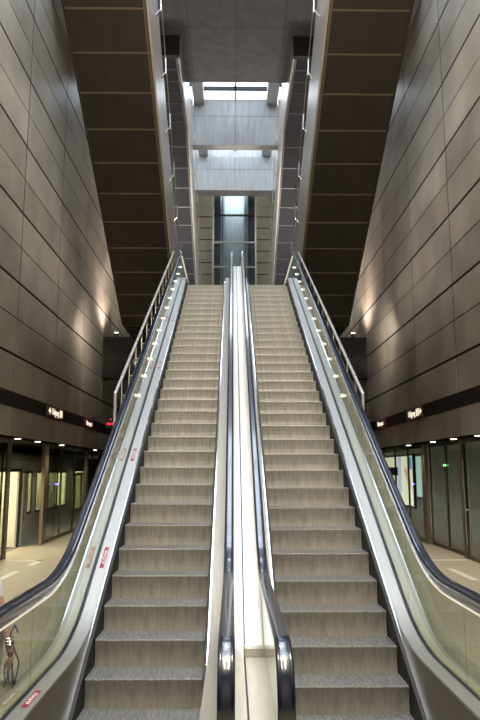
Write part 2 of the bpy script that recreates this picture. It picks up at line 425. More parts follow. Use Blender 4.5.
def escalator(side, phase, label):
    """side -1 left / +1 right"""
    xc = side*XC
    root = empty('escalator', (xc, 5.54, 0)); tag(root, label, 'escalator', 'pair of escalators')
    org = (xc, 5.54, 0)
    # steps
    k0 = int((3.9 - phase)/0.4)
    y = phase + 0.4*k0
    while y < 20.3:
        o = bpy.data.objects.new('step', STEP); COL.objects.link(o); o.parent = root
        o.location = (0.0275 if side > 0 else 0, y - 5.54, interp(NOSE, y) - 0.0005)
        if side > 0: o.scale = (1.053, 1, 1)
        y += 0.4
    # comb plates / landings
    m = MB(org); m.box(xc-0.51, xc+0.51, 3.0, 3.86, -0.05, 0.012); m.build('comb_plate', M_steel, root)
    m = MB(org); m.box(xc-0.51, xc+0.51, 20.72, 22.4, ZT-0.06, ZT+0.012); m.build('comb_plate', M_steel, root)
    for s in (-1, 1):
        outer = (s == side)
        e = xc + s*HW                      # step edge
        wd = 0.038 if (side < 0 and not outer) else 0.0
        if side > 0 and outer: e += 0.055
        def X(u): return e + s*(u + (wd if u > 0.1 else 0.0))
        def pr(u0, u1, n0, n1): return prect(X(u0), X(u1), n0, n1)
        MB(org).sweep(NOSE, pr(0.006, 0.030, -0.36, 0.055)).build('skirt', M_brush, root, 40)
        MB(org).sweep(NOSE, pr(0.030, 0.046, -0.30, 0.085)).build('skirt_strip', M_polish, root, 40)
        # panel between skirt strip and deck
        ys = [yy for yy in YS if 3.55 <= yy <= 21.6]
        pa = [(yy, interp(NOSE, yy) + 0.05) for yy in ys]
        pb = [(yy, interp(DECK, yy) - 0.012) for yy in ys]
        MB(org).ribbon(pa, pb, X(0.046), X(0.058), X(0.050), X(0.062)).build('skirt_panel', M_infill, root, 40)
        MB(org).sweep(DECK, pr(0.048, 0.165, -0.02, 0.0)).build('deck', M_deck if outer else M_deck_in, root, 40)
        MB(org).sweep(DECK, pr(0.165, 0.181, -0.04, 0.014)).build('glass_seal', M_seal, root, 40)
        # glass panels with open joints
        edges = [3.78, 5.2] + [5.2 + 1.62*i for i in range(1, 9)] + [19.6, 21.28]
        for a, b in zip(edges, edges[1:]):
            g = 0.005
            yy = [a+g] + [q for q in YS if a+g+0.02 < q < b-g-0.02] + [b-g]
            p0 = [(q, interp(DECK, q) + 0.006) for q in yy]
            p1 = [(q, interp(HAND, q) - 0.10) for q in yy]
            MB(org).ribbon(p0, p1, X(0.183), X(0.193), X(0.183), X(0.193)).build('glass_panel', M_glass, root)
        # round glass ends inside the newels
        for (yn, zt, sg) in ((3.775, HAND_B, -1), (21.285, HAND_T, 1)):
            r = 0.255; vs_ = []
            n = 14
            for x in (X(0.183), X(0.193)):
                for i in range(n+1):
                    a = math.pi*i/n
                    vs_.append((x, yn + sg*r*math.sin(a), zt - 0.31 + r*math.cos(a)))
            fs_ = [tuple(range(n+1)), tuple(range(2*n+1, n, -1))] + [(i, i+1, n+2+i, n+1+i) for i in range(n)] + [(n, 0, n+1, 2*n+1)]
            MB(org).add(vs_, fs_).build('glass_end', M_glass, root)
        # handrail
        c = 0.188
        prof = [(X(c)-0.028, -0.048), (X(c)-0.040, -0.042), (X(c)-0.045, -0.028), (X(c)-0.043, -0.012), (X(c)-0.035, -0.002), (X(c)-0.02, 0.0005), (X(c), 0.001),
                (X(c)+0.02, 0.0005), (X(c)+0.035, -0.002), (X(c)+0.043, -0.012), (X(c)+0.045, -0.028), (X(c)+0.040, -0.042), (X(c)+0.028, -0.048)]
        MB(org).sweep(HANDLOOP, prof).build('handrail', M_rubber, root, 50)
        trk = [(X(c)-0.026, -0.112), (X(c)-0.034, -0.100), (X(c)-0.034, -0.045), (X(c)+0.034, -0.045), (X(c)+0.034, -0.100), (X(c)+0.026, -0.112)]
        MB(org).sweep(HANDLOOP, trk).build('handrail_track', M_polish, root, 40)
        MB(org).sweep(HAND, prect(X(c)-0.022, X(c)+0.022, -0.128, -0.1125)).build('light_strip', M_railglint, root, 40)  # glowing strip imitates a reflection on the polished handrail profile
        # newel base boxes
        MB(org).box(X(0.14), X(0.235), 3.5, 3.95, -0.02, 0.70).build('newel_base', M_steel, root)
        MB(org).box(X(0.14), X(0.235), 21.1, 21.6, ZT-0.1, 7.80).build('newel_base', M_steel, root)
        if outer:
            MB(org).sweep(DECK, pr(0.197, 0.280, -0.03, 0.0)).build('outer_deck', M_beige, root, 40)
            MB(org).sweep(DECK, pr(0.281, 0.46, -0.10, -0.004)).build('outer_ledge', M_ledge, root, 40)
            yy = [q for q in YS if 3.55 <= q <= 21.6]
            pa = [(q, -0.02 if q < 18.9 else -0.02) for q in yy]
            pb = [(q, interp(DECK, q) - 0.10) for q in yy]
            MB(org).ribbon(pa, pb, X(0.43), X(0.45), X(0.43), X(0.45)).build('side_cladding', M_cream, root, 40)
    return root

esc_l = escalator(-1, 6.23, 'left escalator climbing away, grey ribbed steps, stickers on its outer steel deck')
esc_r = escalator(1, 6.155, 'right escalator climbing away, grey ribbed steps, plain outer deck without stickers')

# red stickers along the left outer deck
for (yq, ln) in ((4.98, 0.34), (7.55, 0.36), (9.55, 0.36), (12.6, 0.36), (15.2, 0.36)):
    z = interp(DECK, yq); z2 = interp(DECK, yq + 0.05)
    ang = math.atan2(z2 - z, 0.05)
    x = -XC - HW - 0.108
    st = MB().box(-ln/2, ln/2, -0.022, 0.022, 0, 0.002).build('sticker', M_redsticker, esc_l)
    st['label'] = 'small red sticker with white lettering'
    # local +x along the slope (up), +y to the left, z = normal
    ex = Vector((0, math.cos(ang), math.sin(ang))); ez = Vector((0, -math.sin(ang), math.cos(ang))); ey = ez.cross(ex)
    rot = Matrix((ex, ey, ez)).transposed().to_4x4()
    base = Vector((x + XC, yq - 5.54, z)) + ez*0.001
    st.matrix_local = Matrix.Translation(base) @ rot
    text_obj('lettering', 'stå til højre', 0.050, M_white, st, (0, 0, 0.003), (0, 0, 0), 0.0004, bold=0.0008)

# ------------------------------------------------------------------ divider between the escalators
div = tag(empty('escalator_divider', (0, 5.7, 0)), 'cream steel divider cover between the two escalators, dark joint along its middle', 'divider')
org = (0, 5.7, 0)
VC = 0.62
COV = arcpath(VC, 0.72, 7.87, 3.62, 19.3, 0.8, 0.7)
covr = [(y, z) for y, z in arcpath(VC, -2, 7.87, None, 19.3, 0.5, 0.7) if y > 5.8]
covr = [(5.8, N0 + VC + T*5.8)] + covr
MB(org).sweep(COV, prect(-0.124, -0.006, -0.03, 0)).build('cover_panel', M_cover, div, 40)
MB(org).sweep(covr, prect(0.010, 0.160, -0.03, 0)).build('cover_panel', M_cover, div, 40)
MB(org).sweep(COV, prect(-0.006, 0.010, -0.06, -0.035)).build('joint_strip', M_seal, div, 40)
MB(org).box(0.0, 0.163, 5.70, 5.82, 0.715, 0.775).box(0.0, 0.163, 5.76, 5.82, 0.50, 0.72).build('end_cap', M_cover, div)
MB(org).box(0.008, 0.163, 3.62, 5.80, 0.60, 0.712).build('low_cover', M_cover, div)
MB(org).box(-0.124, 0.160, 3.62, 5.74, 0.0, 0.60).build('plinth', M_cover, div)
MB(org).box(-0.12, 0.15, 19.2, 19.32, ZT, 7.91).build('top_cap', M_steel, div)
# carcass under the covers
MB(org).ribbon([(q, 0.0) for q in (5.74, 19.3)], [(5.74, N0+VC+T*5.74-0.06), (19.3, 7.75)], -0.12, 0.15, -0.12, 0.15).build('carcass', M_infill, div)

# ------------------------------------------------------------------ guard rails outside the escalators
def guard(side, label):
    x = side*1.81
    z_of = lambda y: -2.31 + T*y
    y0, y1 = 9.73, 18.6
    r = tag(empty('guard_rail', (x, y0, z_of(y0) - 0.98)), label, 'railing', 'steel guard rails beside the escalators')
    org = tuple(r.location)
    MB(org).bar((x, y0, z_of(y0)), (x, y1, z_of(y1)), 0.024, 12).bar((x, y0, z_of(y0)+0.012), (x, y0, z_of(y0)-0.98), 0.022, 12).sphere((x, y0, z_of(y0)), 0.026).build('rail', M_tube, r, 50)
    y = y0 + 0.55
    while y < y1:
        MB(org).box(x-0.008, x+0.008, y-0.017, y+0.017, z_of(y)-1.00, z_of(y)-0.015).box(x-0.010, x+0.010, y-0.02, y+0.02, z_of(y)+0.01, z_of(y)+0.055).build('post', M_postmetal, r)
        # fixing stud towards the glass
        xa = side*(XC+HW+0.160+(0.055 if side > 0 else 0.0))
        zz = N0 + T*y + 0.60
        b = MB(org).bar((x, y, zz), (xa, y, zz), 0.011, 8).build('lamp_arm', M_postmetal, r, 50)
        MB(org).sphere((xa, y, zz), 0.027, 12, 8).build('stud_lamp', M_stud, b, 50)
        y += 0.70
    return r
guard(-1, 'slanting steel tube guard rail left of the left escalator')
guard(1, 'slanting steel tube guard rail right of the right escalator')

# ------------------------------------------------------------------ structure: floor, walls, ceilings
def struct(o): o['kind'] = 'structure'; return o
XW = 5.24; XS = 5.84
m = MB(); m.box(-XS-0.4, XS+0.4, -8, 41, -0.3, -0.002)
struct(m.build('floor', M_floor))
VJ = [15.66 + 3.5*k for k in range(-7, 8)]
def wall(side, name):
    m = MB(); x = side*XW
    rows = [(2.98, 3.65, 'n', 'n'), (4.01, 4.88, 'n', 'b')]
    z = 4.88; k = 0
    while z < 19.2:
        rows.append((z, z+0.8825, 'b' if k % 2 == 0 else 't', 't' if k % 2 == 0 else 'b')); z += 0.8825; k += 1
    g = {'n': 0.002, 'b': 0.034, 't': 0.015}
    for z0, z1, a, b in rows:
        for y0, y1 in zip(VJ, VJ[1:]):
            m.box(x, x + side*0.03, max(-8, y0+0.026), min(41, y1-0.026), z0+g[a], z1-g[b], 0)
    m.box(x + side*0.009, x + side*0.35, -8, 41, 2.98, 19.6, 1)
    return struct(m.build(name, [M_wall, M_gap]))
wall(-1, 'wall_left'); wall(1, 'wall_right')
n = 1
for side in (-1, 1):
    x = side*XW
    struct(MB().box(x - side*0.012, x + side*0.02, -8, 41, 3.652, 4.008).build('trim_%d' % n, M_band)); n += 1
    # soffit over the platform edge, and screen header
    struct(MB().box(x + side*0.035, x + side*0.75, -8, 41, 2.98, 3.04).build('trim_%d' % n, M_band)); n += 1
# hall ends
struct(MB().box(-9.5, 9.5, -8.3, -8.0, -1.5, 19.8).build('wall_back', M_wall))
m = MB()
m.box(-XW, -1.30, 38.6, 38.9, 0, 19.6, 2); m.box(1.30, XW, 38.6, 38.9, 0, 19.6, 2); m.box(-9.5, 9.5, 41.2, 41.5, -1.5, 19.9, 1)
z = 8.0
while z < 17.9:
    for s in (-1, 1):
        m.box(s*1.31, s*2.5, 38.52, 38.6, z, z+0.66, 0)
    z += 0.72
for s in (-1, 1): m.box(s*1.31, s*2.5, 38.50, 38.6, 18.02, 19.5, 0)
struct(m.build('wall_front', [M_stone, M_conc_dark, M_gap]))
# high ceiling with roof lights
def ceiling_with_hole(name, x0, x1, y0, y1, z0, z1, hx, hy0, hy1, mt):
    m = MB()
    m.box(x0, -hx, y0, y1, z0, z1); m.box(hx, x1, y0, y1, z0, z1)
    m.box(-hx, hx, y0, hy0, z0, z1); m.box(-hx, hx, hy1, y1, z0, z1)
    return struct(m.build(name, mt))
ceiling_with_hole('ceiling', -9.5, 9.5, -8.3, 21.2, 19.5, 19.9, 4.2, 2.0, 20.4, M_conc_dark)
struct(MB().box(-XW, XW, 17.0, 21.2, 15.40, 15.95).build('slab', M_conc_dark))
m = MB()
for s in (-1, 1):
    m.box(s*1.30, s*1.75, 21.2, 31.0, 17.2, 17.9); m.box(s*5.0, s*9.5, 21.2, 31.0, 17.2, 17.9)
m.box(-9.5, 9.5, 31.0, 41.4, 19.5, 19.9); m.box(-9.5, 9.5, 30.9, 31.1, 17.0, 19.5)
m.box(-9.5, 9.5, 20.9, 21.2, 15.95, 19.5)
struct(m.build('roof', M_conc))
# formwork joints cut as thin dark grooves in the slab
m = MB()
for x in (-1.45, 0.0, 1.45): m.box(x-0.012, x+0.012, 17.0, 21.19, 15.397, 15.402)
m.box(-XW, XW, 18.3, 18.32, 15.397, 15.402)
struct(m.build('trim_%d' % n, M_groove)); n += 1
# cross beams with formwork joints
def beam(name, y0, y1, z0, z1):
    m = MB(); m.box(-XW, XW, y0, y1, z0, z1, 0)
    m.box(-0.01, 0.01, y0-0.003, y0, z0, z1, 1)
    m.box(-XW, XW, y0-0.003, y0, z0+0.62*(z1-z0), z0+0.62*(z1-z0)+0.018, 1)
    return struct(m.build(name, [M_conc, M_conc_dark]))
beam('beam_1', 25.7, 26.15, 15.40, 17.45)
beam('beam_2', 30.2, 30.9, 15.40, 17.10)
# roof glazing
def rooflight(name, hx, y0, y1, z, bars, cross, xc=0.0):
    m = MB()
    m.box(xc-hx, xc+hx, y0, y1, z, z+0.03, 0)
    for x in bars: m.box(x-0.035, x+0.035, y0, y1, z-0.10, z-0.005, 1)
    for y in cross: m.box(xc-hx, xc+hx, y-0.06, y+0.06, z-0.16, z-0.005, 1)
    o = struct(m.build(name, [M_roofglass, M_dark]))
    ld = bpy.data.lights.new('portal', 'AREA'); ld.shape = 'RECTANGLE'; ld.size = 2*hx; ld.size_y = y1-y0
    ld.cycles.is_portal = True
    lo = bpy.data.objects.new('portal', ld); COL.objects.link(lo); lo.location = (xc, (y0+y1)/2, z-0.2)
    return o
rooflight('window_1', 1.30, 21.2, 30.9, 17.85, (0.0,), (25.45, 28.4))
rooflight('window_2', 4.2, 2.0, 20.4, 19.85, (-2.1, 0.0, 2.1), (5, 8.5, 12, 15.5, 18))
rooflight('window_3', 1.62, 21.2, 30.9, 17.85, (-3.37,), (25.15, 28.4), -3.375)  # side roof lights added out of view for more daylight and reflections
rooflight('window_4', 1.62, 21.2, 30.9, 17.85, (3.37,), (25.15, 28.4), 3.375)

# landing slab at the top, bridging to the walls further back
m = MB(); m.box(-3.65, 3.65, 21.9, 38.6, 6.85, 7.50, 0); m.box(-1.9, 1.9, 20.75, 21.9, 6.9, 7.48, 0)
struct(m.build('landing', M_soffit))

# ------------------------------------------------------------------ flights above
def flight(side, H, ya, za, ylow, yhigh, zlow, zhigh, xi, xo, pitch, label, group, mat_s, mat_r, up_flat=None, first=None):
    """soffit plane z = H - T*y between zlow (far) and zhigh (near)"""
    root = tag(empty('stair_flight', (side*(xi+xo)/2, ylow, zlow)), label, 'stairs', group)
    org = tuple(root.location)
    path = []
    path += [(ylow + 2.6, zlow), (ylow, zlow), (yhigh, zhigh)]
    if up_flat is not None: path.append((up_flat, zhigh))
    path = path[::-1]                                  # near to far
    xa, xb = side*xi, side*xo
    # soffit (thick slab)
    m = MB(org).ribbon(path, [(y, z+0.25) for y, z in path], xa, xb, xa, xb)
    # cross ribs over the panel joints
    y = first if first is not None else yhigh + 0.3
    while y < ylow - 0.1:
        z = H - T*y
        m.add([(xa, y-0.014, z+T*0.014), (xb, y-0.014, z+T*0.014), (xb, y+0.014, z-T*0.014), (xa, y+0.014, z-T*0.014),
               (xa, y-0.020, z-0.018+T*0.014), (xb, y-0.020, z-0.018+T*0.014), (xb, y+0.008, z-0.018-T*0.014), (xa, y+0.008, z-0.018-T*0.014)],
              [(0,1,2,3), (7,6,5,4), (0,4,5,1), (1,5,6,2), (2,6,7,3), (3,7,4,0)], 1)
        y += pitch*math.cos(R_(30))
    for k in range(4):
        yy = ylow + 0.25 + 0.62*k
        m.box(xa, xb, yy-0.014, yy+0.014, zlow-0.018, zlow+0.01, 1)
    if up_flat is not None:
        yy = up_flat + 0.65
        while yy < yhigh - 0.1:
            m.box(xa, xb, yy-0.014, yy+0.014, zhigh-0.018, zhigh+0.01, 1); yy += 0.65
    m.build('soffit', [mat_s, mat_r], root)
    # fascia (side plate) towards the middle of the hall and at the wall side
    def plate(x0, x1, lo, hi, name, mt):
        p0 = [(y, z+lo) for y, z in path]; p1 = [(y, z+hi) for y, z in path]
        return MB(org).ribbon(p0, p1, x0, x1, x0, x1).build(name, mt, root)
    plate(xa, xa - side*0.05, -0.02, 2.05, 'side_fascia', M_fascia)
    plate(xa + side*0.02, xa + side*0.07, -0.05, 0.0, 'edge_trim', mat_r)
    plate(xb, xb + side*0.04, -0.04, 1.9, 'wall_side_plate', mat_s)
    if up_flat is not None:
        MB(org).box(xa - side*0.05, xb, up_flat-0.12, up_flat+0.02, zhigh-0.02, zhigh+0.66).build('end_panel', M_dark, root)
    if up_flat is None:
        # wall-washing light line, added and unseen, on the wall-facing side plate
        xl = xb + side*0.06
        L0, L1 = 9.0, ylow - 0.3
        zl = lambda q: H - T*q + 0.35
        MB(org).ribbon([(L0, zl(L0)), (L1, zl(L1))], [(L0, zl(L0)+0.1), (L1, zl(L1)+0.1)], xb + side*0.04, xb + side*0.09, xb + side*0.04, xb + side*0.09).build('light_line', M_addedlamp, root)
        ld = bpy.data.lights.new('wall_wash', 'AREA'); ld.shape = 'RECTANGLE'
        ld.size = (L1-L0)/math.cos(R_(30)); ld.size_y = 0.1; ld.energy = 36; ld.color = (1.0, 0.95, 0.90)
        lo = bpy.data.objects.new('wall_wash', ld); COL.objects.link(lo)
        mid = Vector((xb + side*0.11, (L0+L1)/2, zl((L0+L1)/2)+0.05))
        ex = Vector((0, math.cos(R_(30)), -math.sin(R_(30)))); ez = -Vector((side, 0, 0)); ey = ez.cross(ex)
        lo.matrix_world = Matrix.Translation(mid) @ Matrix((ex, ey, ez)).transposed().to_4x4()
    if up_flat is None:
        MB(org).box(xb + side*0.04, xb + side*0.09, ylow+0.1, ylow+2.5, zlow+0.15, zlow+0.25).build('light_line', M_addedlamp, root)  # second unseen light line, added to brighten the lower wall
        ld = bpy.data.lights.new('wall_wash', 'AREA'); ld.shape = 'RECTANGLE'
        ld.size = 2.4; ld.size_y = 0.1; ld.energy = 70; ld.color = (1.0, 0.93, 0.82)
        lo = bpy.data.objects.new('wall_wash', ld); COL.objects.link(lo); lo.location = (xb + side*0.12, ylow+1.3, zlow+0.15)
        dd = Vector((side*1.0, 0.9, -0.6)); lo.rotation_euler = dd.to_track_quat('-Z', 'Y').to_euler()
    # stair surface on top
    m = MB(org)
    y = yhigh
    while y < ylow - 0.05:
        z = H - T*y + 0.75
        m.box(xa + side*0.02, xb - side*0.02, y, y+0.30, z-0.40, z-T*0.28); y += 0.30
    m.build('treads', M_conc_dark, root)
    # railing: brackets and tube along the fascia
    m = MB(org); rx = xa - side*0.15
    y = yhigh + 0.4; pts = []
    zz = lambda y: H - T*y + 1.62
    m.bar((rx, yhigh, zz(yhigh)+0.25), (rx, ylow, zz(ylow)+0.25), 0.013, 8)
    m.build('railing', M_postmetal, root, 50)
    while y < ylow - 0.2:
        b = MB(org)
        b.bar((xa - side*0.05, y, zz(y)-0.28), (rx - side*0.02, y, zz(y)-0.10), 0.022, 8)
        b.bar((rx - side*0.02, y, zz(y)-0.16), (rx, y, zz(y)+0.28), 0.022, 8)
        b.build('railing_bracket', M_polish, root, 50)
        y += 1.30
    return root
for side, w in ((-1, 'left'), (1, 'right')):
    flight(side, 19.2, 0, 0, 21.3, 7.0, 19.2 - T*21.3, 19.2 - T*7.0, 1.93, 3.66, 0.948,
           'near dark stair flight overhead on the %s, ribbed brown underside' % w, 'overhead stair flights', M_soffit, M_rib, None, 7.83)
    flight(side, 28.2, 0, 0, 35.9, 23.3, 28.2 - T*35.9, 28.2 - T*23.3, 1.80, 3.65, 0.948,
           'far stair flight behind the near one on the %s, grey ribbed underside' % w, 'overhead stair flights', M_soffit_b, M_rib_b, 18.8, 23.9)

# ------------------------------------------------------------------ glass lift
lift = tag(empty('lift_shaft', (0, 38, 7.5)), 'glass lift shaft at the far end above the escalators', 'lift')
org = (0, 38, 7.5)
m = MB(org)
for x in (-1.26, 1.26): m.box(x-0.05, x+0.05, 37.9, 38.0, 7.5, 19.5)
m.build('frame', M_liftframe, lift)
zs = [7.5, 9.0, 10.75, 12.35, 14.0, 15.5, 17.2, 19.4]
for i in range(len(zs)-1):
    MB(org).box(-1.21, 1.21, 37.94, 37.96, zs[i]+0.05, zs[i+1]-0.05).build('glass_pane', M_lglass, lift)
    MB(org).box(-1.21, 1.21, 37.90, 38.0, zs[i+1]-0.05, zs[i+1]+0.05).build('cross_bar', M_dark if i == 5 else M_liftframe, lift)
m = MB(org)
for x in (-0.80, -0.66, 0.62, 0.76): m.box(x-0.035, x+0.035, 38.6, 38.75, 7.5, 19.4)
m.build('guide_rails', M_liftframe, lift)
ld = bpy.data.lights.new('shaft_light', 'AREA'); ld.shape = 'RECTANGLE'; ld.size = 1.8; ld.size_y = 0.4; ld.energy = 150; ld.color = (0.82, 0.92, 1.0)  # lamp added to brighten the shaft behind its glass
lo = bpy.data.objects.new('shaft_light', ld); COL.objects.link(lo); lo.location = (0, 38.4, 19.3)
MB(org).box(-0.9, 0.9, 38.2, 38.6, 19.32, 19.4).build('shaft_lamp', M_addedlamp, lift)
MB(org).box(-0.62, 0.58, 39.4, 39.5, 7.5, 19.4).build('shaft_panel', M_conc, lift)
m = MB(org); m.box(-1.0, 1.0, 38.7, 40.3, 9.2, 9.3); m.box(-1.0, 1.0, 38.7, 40.3, 11.5, 11.6)
for x in (-1.0, 0.96):
    for y in (38.7, 40.26): m.box(x, x+0.04, y, y+0.04, 9.3, 11.5)
m.build('cabin_frame', M_steel, lift)
MB(org).box(-0.96, 0.96, 38.71, 38.72, 9.35, 11.45).build('cabin_glass', M_lglass, lift)

# ------------------------------------------------------------------ dark panel boxes by the walls with uplights on top
for side, w in ((-1, 'left'), (1, 'right')):
    b = tag(empty('panel_box', (side*4.42, 26.2, 5.78)), 'dark glossy box bridging to the %s wall below the overhead flight' % w, 'panel box', 'dark panel boxes')
    org = tuple(b.location)
    MB(org).box(side*3.66, side*5.238, 26.05, 26.7, 5.78, 7.42).build('body', M_dark, b)
    MB(org).box(side*3.74, side*5.17, 26.0, 26.05, 6.52, 7.38).build('upper_pane', M_darkglass, b)
    MB(org).box(side*3.74, side*5.17, 26.0, 26.05, 5.82, 6.49).build('lower_pane', M_darkglass, b)
    u = tag(empty('uplight', (side*4.72, 26.15, 7.42)), 'small uplight on the dark box, washing the %s wall' % w, 'lamp', 'wall uplights')
    org = tuple(u.location)
    MB(org).box(side*4.64, side*4.80, 26.08, 26.22, 7.42, 7.58).build('housing', M_dark, u)
    MB(org).box(side*4.655, side*4.785, 26.095, 26.205, 7.58, 7.60).build('lens', M_lamp, u)
    ld = bpy.data.lights.new('uplight_beam', 'SPOT'); ld.energy = 800; ld.spot_size = R_(130); ld.spot_blend = 0.8
    ld.color = (1.0, 0.82, 0.75) ; ld.shadow_soft_size = 0.5
    lo = bpy.data.objects.new('uplight_beam', ld); COL.objects.link(lo); lo.location = (side*4.40, 25.95, 7.70)
    lo.rotation_euler = (Vector((side*0.35, -0.25, 1.3))).to_track_quat('-Z', 'Y').to_euler()

# ------------------------------------------------------------------ signs on the dark band
def sign(side, y, w, body, lab, icons):
    x = side*(XW - 0.012)
    s = tag(empty('platform_sign', (x, y, 3.83)), lab, 'sign', 'lit signs on the dark band')
    org = tuple(s.location)
    MB(org).box(x - side*0.03, x, y-w/2, y+w/2, 3.665, 3.995).build('plate', M_signplate if icons else M_signedge, s)
    # reading direction: left wall read from +x: text runs along +y ; right wall runs along -y
    rot = (R_(90), 0, R_(90)) if side < 0 else (R_(90), 0, R_(-90))
    sg = 1 if side < 0 else -1
    off = (0.06 if side < 0 else -0.12) if icons else 0
    if icons:
        text_obj('lettering', body, 0.26, M_text, s, (-side*0.034, sg*(-0.03 if side < 0 else -0.18), 0), rot, 0.003)
        m = MB(org)
        base = 0.50 if side < 0 else 0.34
        for k in range(2):
            yy = y + sg*(base + 0.17*k); m.box(x - side*0.03, x - side*0.037, yy-0.045, yy+0.045, 3.73, 3.94)
        m.build('lift_icon', M_text, s)
        m = MB(org)
        yy = y + sg*(-0.62 if side < 0 else 0.70)
        m.box(x - side*0.03, x - side*0.037, yy-0.012, yy+0.012, 3.74, 3.93)
        m.box(x - side*0.03, x - side*0.037, yy-0.10, yy+0.10, 3.825, 3.85)
        a = -1 if side < 0 else 1
        m.add([(x - side*0.037, yy + sg*a*0.15, 3.8375), (x - side*0.037, yy + sg*a*0.06, 3.90), (x - side*0.037, yy + sg*a*0.06, 3.775),
               (x - side*0.030, yy + sg*a*0.15, 3.8375), (x - side*0.030, yy + sg*a*0.06, 3.90), (x - side*0.030, yy + sg*a*0.06, 3.775)],
              [(0,1,2), (5,4,3), (0,3,4,1), (1,4,5,2), (2,5,3,0)])
        m.build('arrow_icon', M_text, s)
    else:
        text_obj('lettering', body, 0.24, M_text, s, (-side*0.034, 0, 0), rot, 0.003, sx=0.9)
sign(-1, 19.35, 1.75, 'Udgang', 'lit white exit sign on the left dark band, arrow at its left end', True)
sign(-1, 23.9, 1.45, 'Nørreport', 'small reddish lit name sign on the left dark band beside the red display', False)
sign(1, 19.5, 1.75, 'Udgang', 'lit white exit sign on the right dark band, arrow at its right end', True)
sign(1, 23.9, 1.45, 'Nørreport', 'small lit name sign on the right dark band beside the handrail', False)

# ------------------------------------------------------------------ red information displays
for side, w in ((-1, 'left'), (1, 'right')):
    x0 = side*4.05
    d = tag(empty('information_display', (side*4.4, 24.5, 3.72)), 'black display with red glowing text by the %s wall behind the handrail' % w, 'display', 'red text displays')
    org = tuple(d.location)
    MB(org).box(side*4.02, side*4.72, 24.44, 24.58, 3.72, 4.17).build('housing', M_dark, d)
    MB(org).box(side*4.70, side*5.235, 24.48, 24.54, 4.06, 4.13).build('bracket', M_dark, d)
    m = MB(org)
    rnd = random.Random(3)
    for row in (3.82, 3.99):
        xx = 4.08
        while xx < 4.68:
            ww = rnd.choice((0.02, 0.03, 0.045))
            if rnd.random() < 0.8:
                m.box(side*xx, side*(xx+ww), 24.434, 24.44, row, row + rnd.choice((0.05, 0.085, 0.085)))
            xx += ww + 0.014
    m.build('red_text', M_redled, d)

# ------------------------------------------------------------------ downlights in the soffit
orden = ['nearest', 'second', 'third', 'fourth', 'fifth', 'farthest']
for side, w in ((-1, 'left'), (1, 'right')):
    for k, y in enumerate((12.6, 14.9, 16.6, 18.3, 20.9, 26.0)):
        x = side*5.38
        o = tag(empty('downlight', (x, y, 2.98)), '%s round downlight in the dark soffit above the %s platform screens' % (orden[k], w), 'lamp', 'soffit downlights')
        org = tuple(o.location)
        MB(org).lathe((x, y, 2.98), [(0.115, 0.0), (0.115, -0.018), (0.09, -0.026), (0.088, -0.012), (0.088, 0.0)], 24).build('ring', M_steel, o, 40)
        MB(org).lathe((x, y, 2.98), [(0.086, -0.010), (0.086, -0.022), (0.05, -0.030), (0.004, -0.032)], 24).build('lens', M_lamp, o, 60)
        ld = bpy.data.lights.new('downlight_beam', 'SPOT'); ld.energy = 55; ld.spot_size = R_(125); ld.spot_blend = 0.7
        ld.color = (1.0, 0.84, 0.62); ld.shadow_soft_size = 0.09
        lo = bpy.data.objects.new('downlight_beam', ld); COL.objects.link(lo); lo.location = (x, y, 2.92)

# ------------------------------------------------------------------ platform screens
def pane(side, y0, y1, name, label, cat, group, handle=None, xoff=0.0, led=None, midrail=True):
    x = side*(XS + xoff)
    o = tag(empty(name, (x, (y0+y1)/2, 0)), label, cat, group)
    org = tuple(o.location); t = 0.022; fw = 0.04
    m = MB(org)
    m.box(x-t, x+t, y0, y0+fw, 0.0, 2.97); m.box(x-t, x+t, y1-fw, y1, 0.0, 2.97)
    m.box(x-t, x+t, y0+fw, y1-fw, 0.0, 0.10); m.box(x-t, x+t, y0+fw, y1-fw, 2.88, 2.97)
    m.build('frame', M_frame, o)
    MB(org).box(x-0.008, x+0.008, y0+fw, y1-fw, 0.10, 2.88).build('glass', M_sglass, o)
    if handle:
        yy = handle
        MB(org).bar((x - side*0.07, yy, 0.35), (x - side*0.07, yy, 2.45), 0.016, 8).bar((x - side*0.07, yy, 1.2), (x - side*0.01, yy, 1.2), 0.010, 6).bar((x - side*0.07, yy-0.14, 1.25), (x - side*0.07, yy+0.14, 1.25), 0.010, 6).build('pull_handle', M_polish, o, 50)
    if led:
        MB(org).box(x - side*0.045, x - side*0.03, y1-0.6, y1-0.5, 1.72, 1.77).build('status_light', led, o)
    return o
def spost(side, y0, y1, label):
    x = side*XS
    o = MB((x, (y0+y1)/2, 0)).box(x-0.05, x+0.05, y0, y1, 0, 2.975).build('screen_post', M_post, None, None, (x, (y0+y1)/2, 0))
    return tag(o, label, 'post', 'bronze posts of the platform screens')
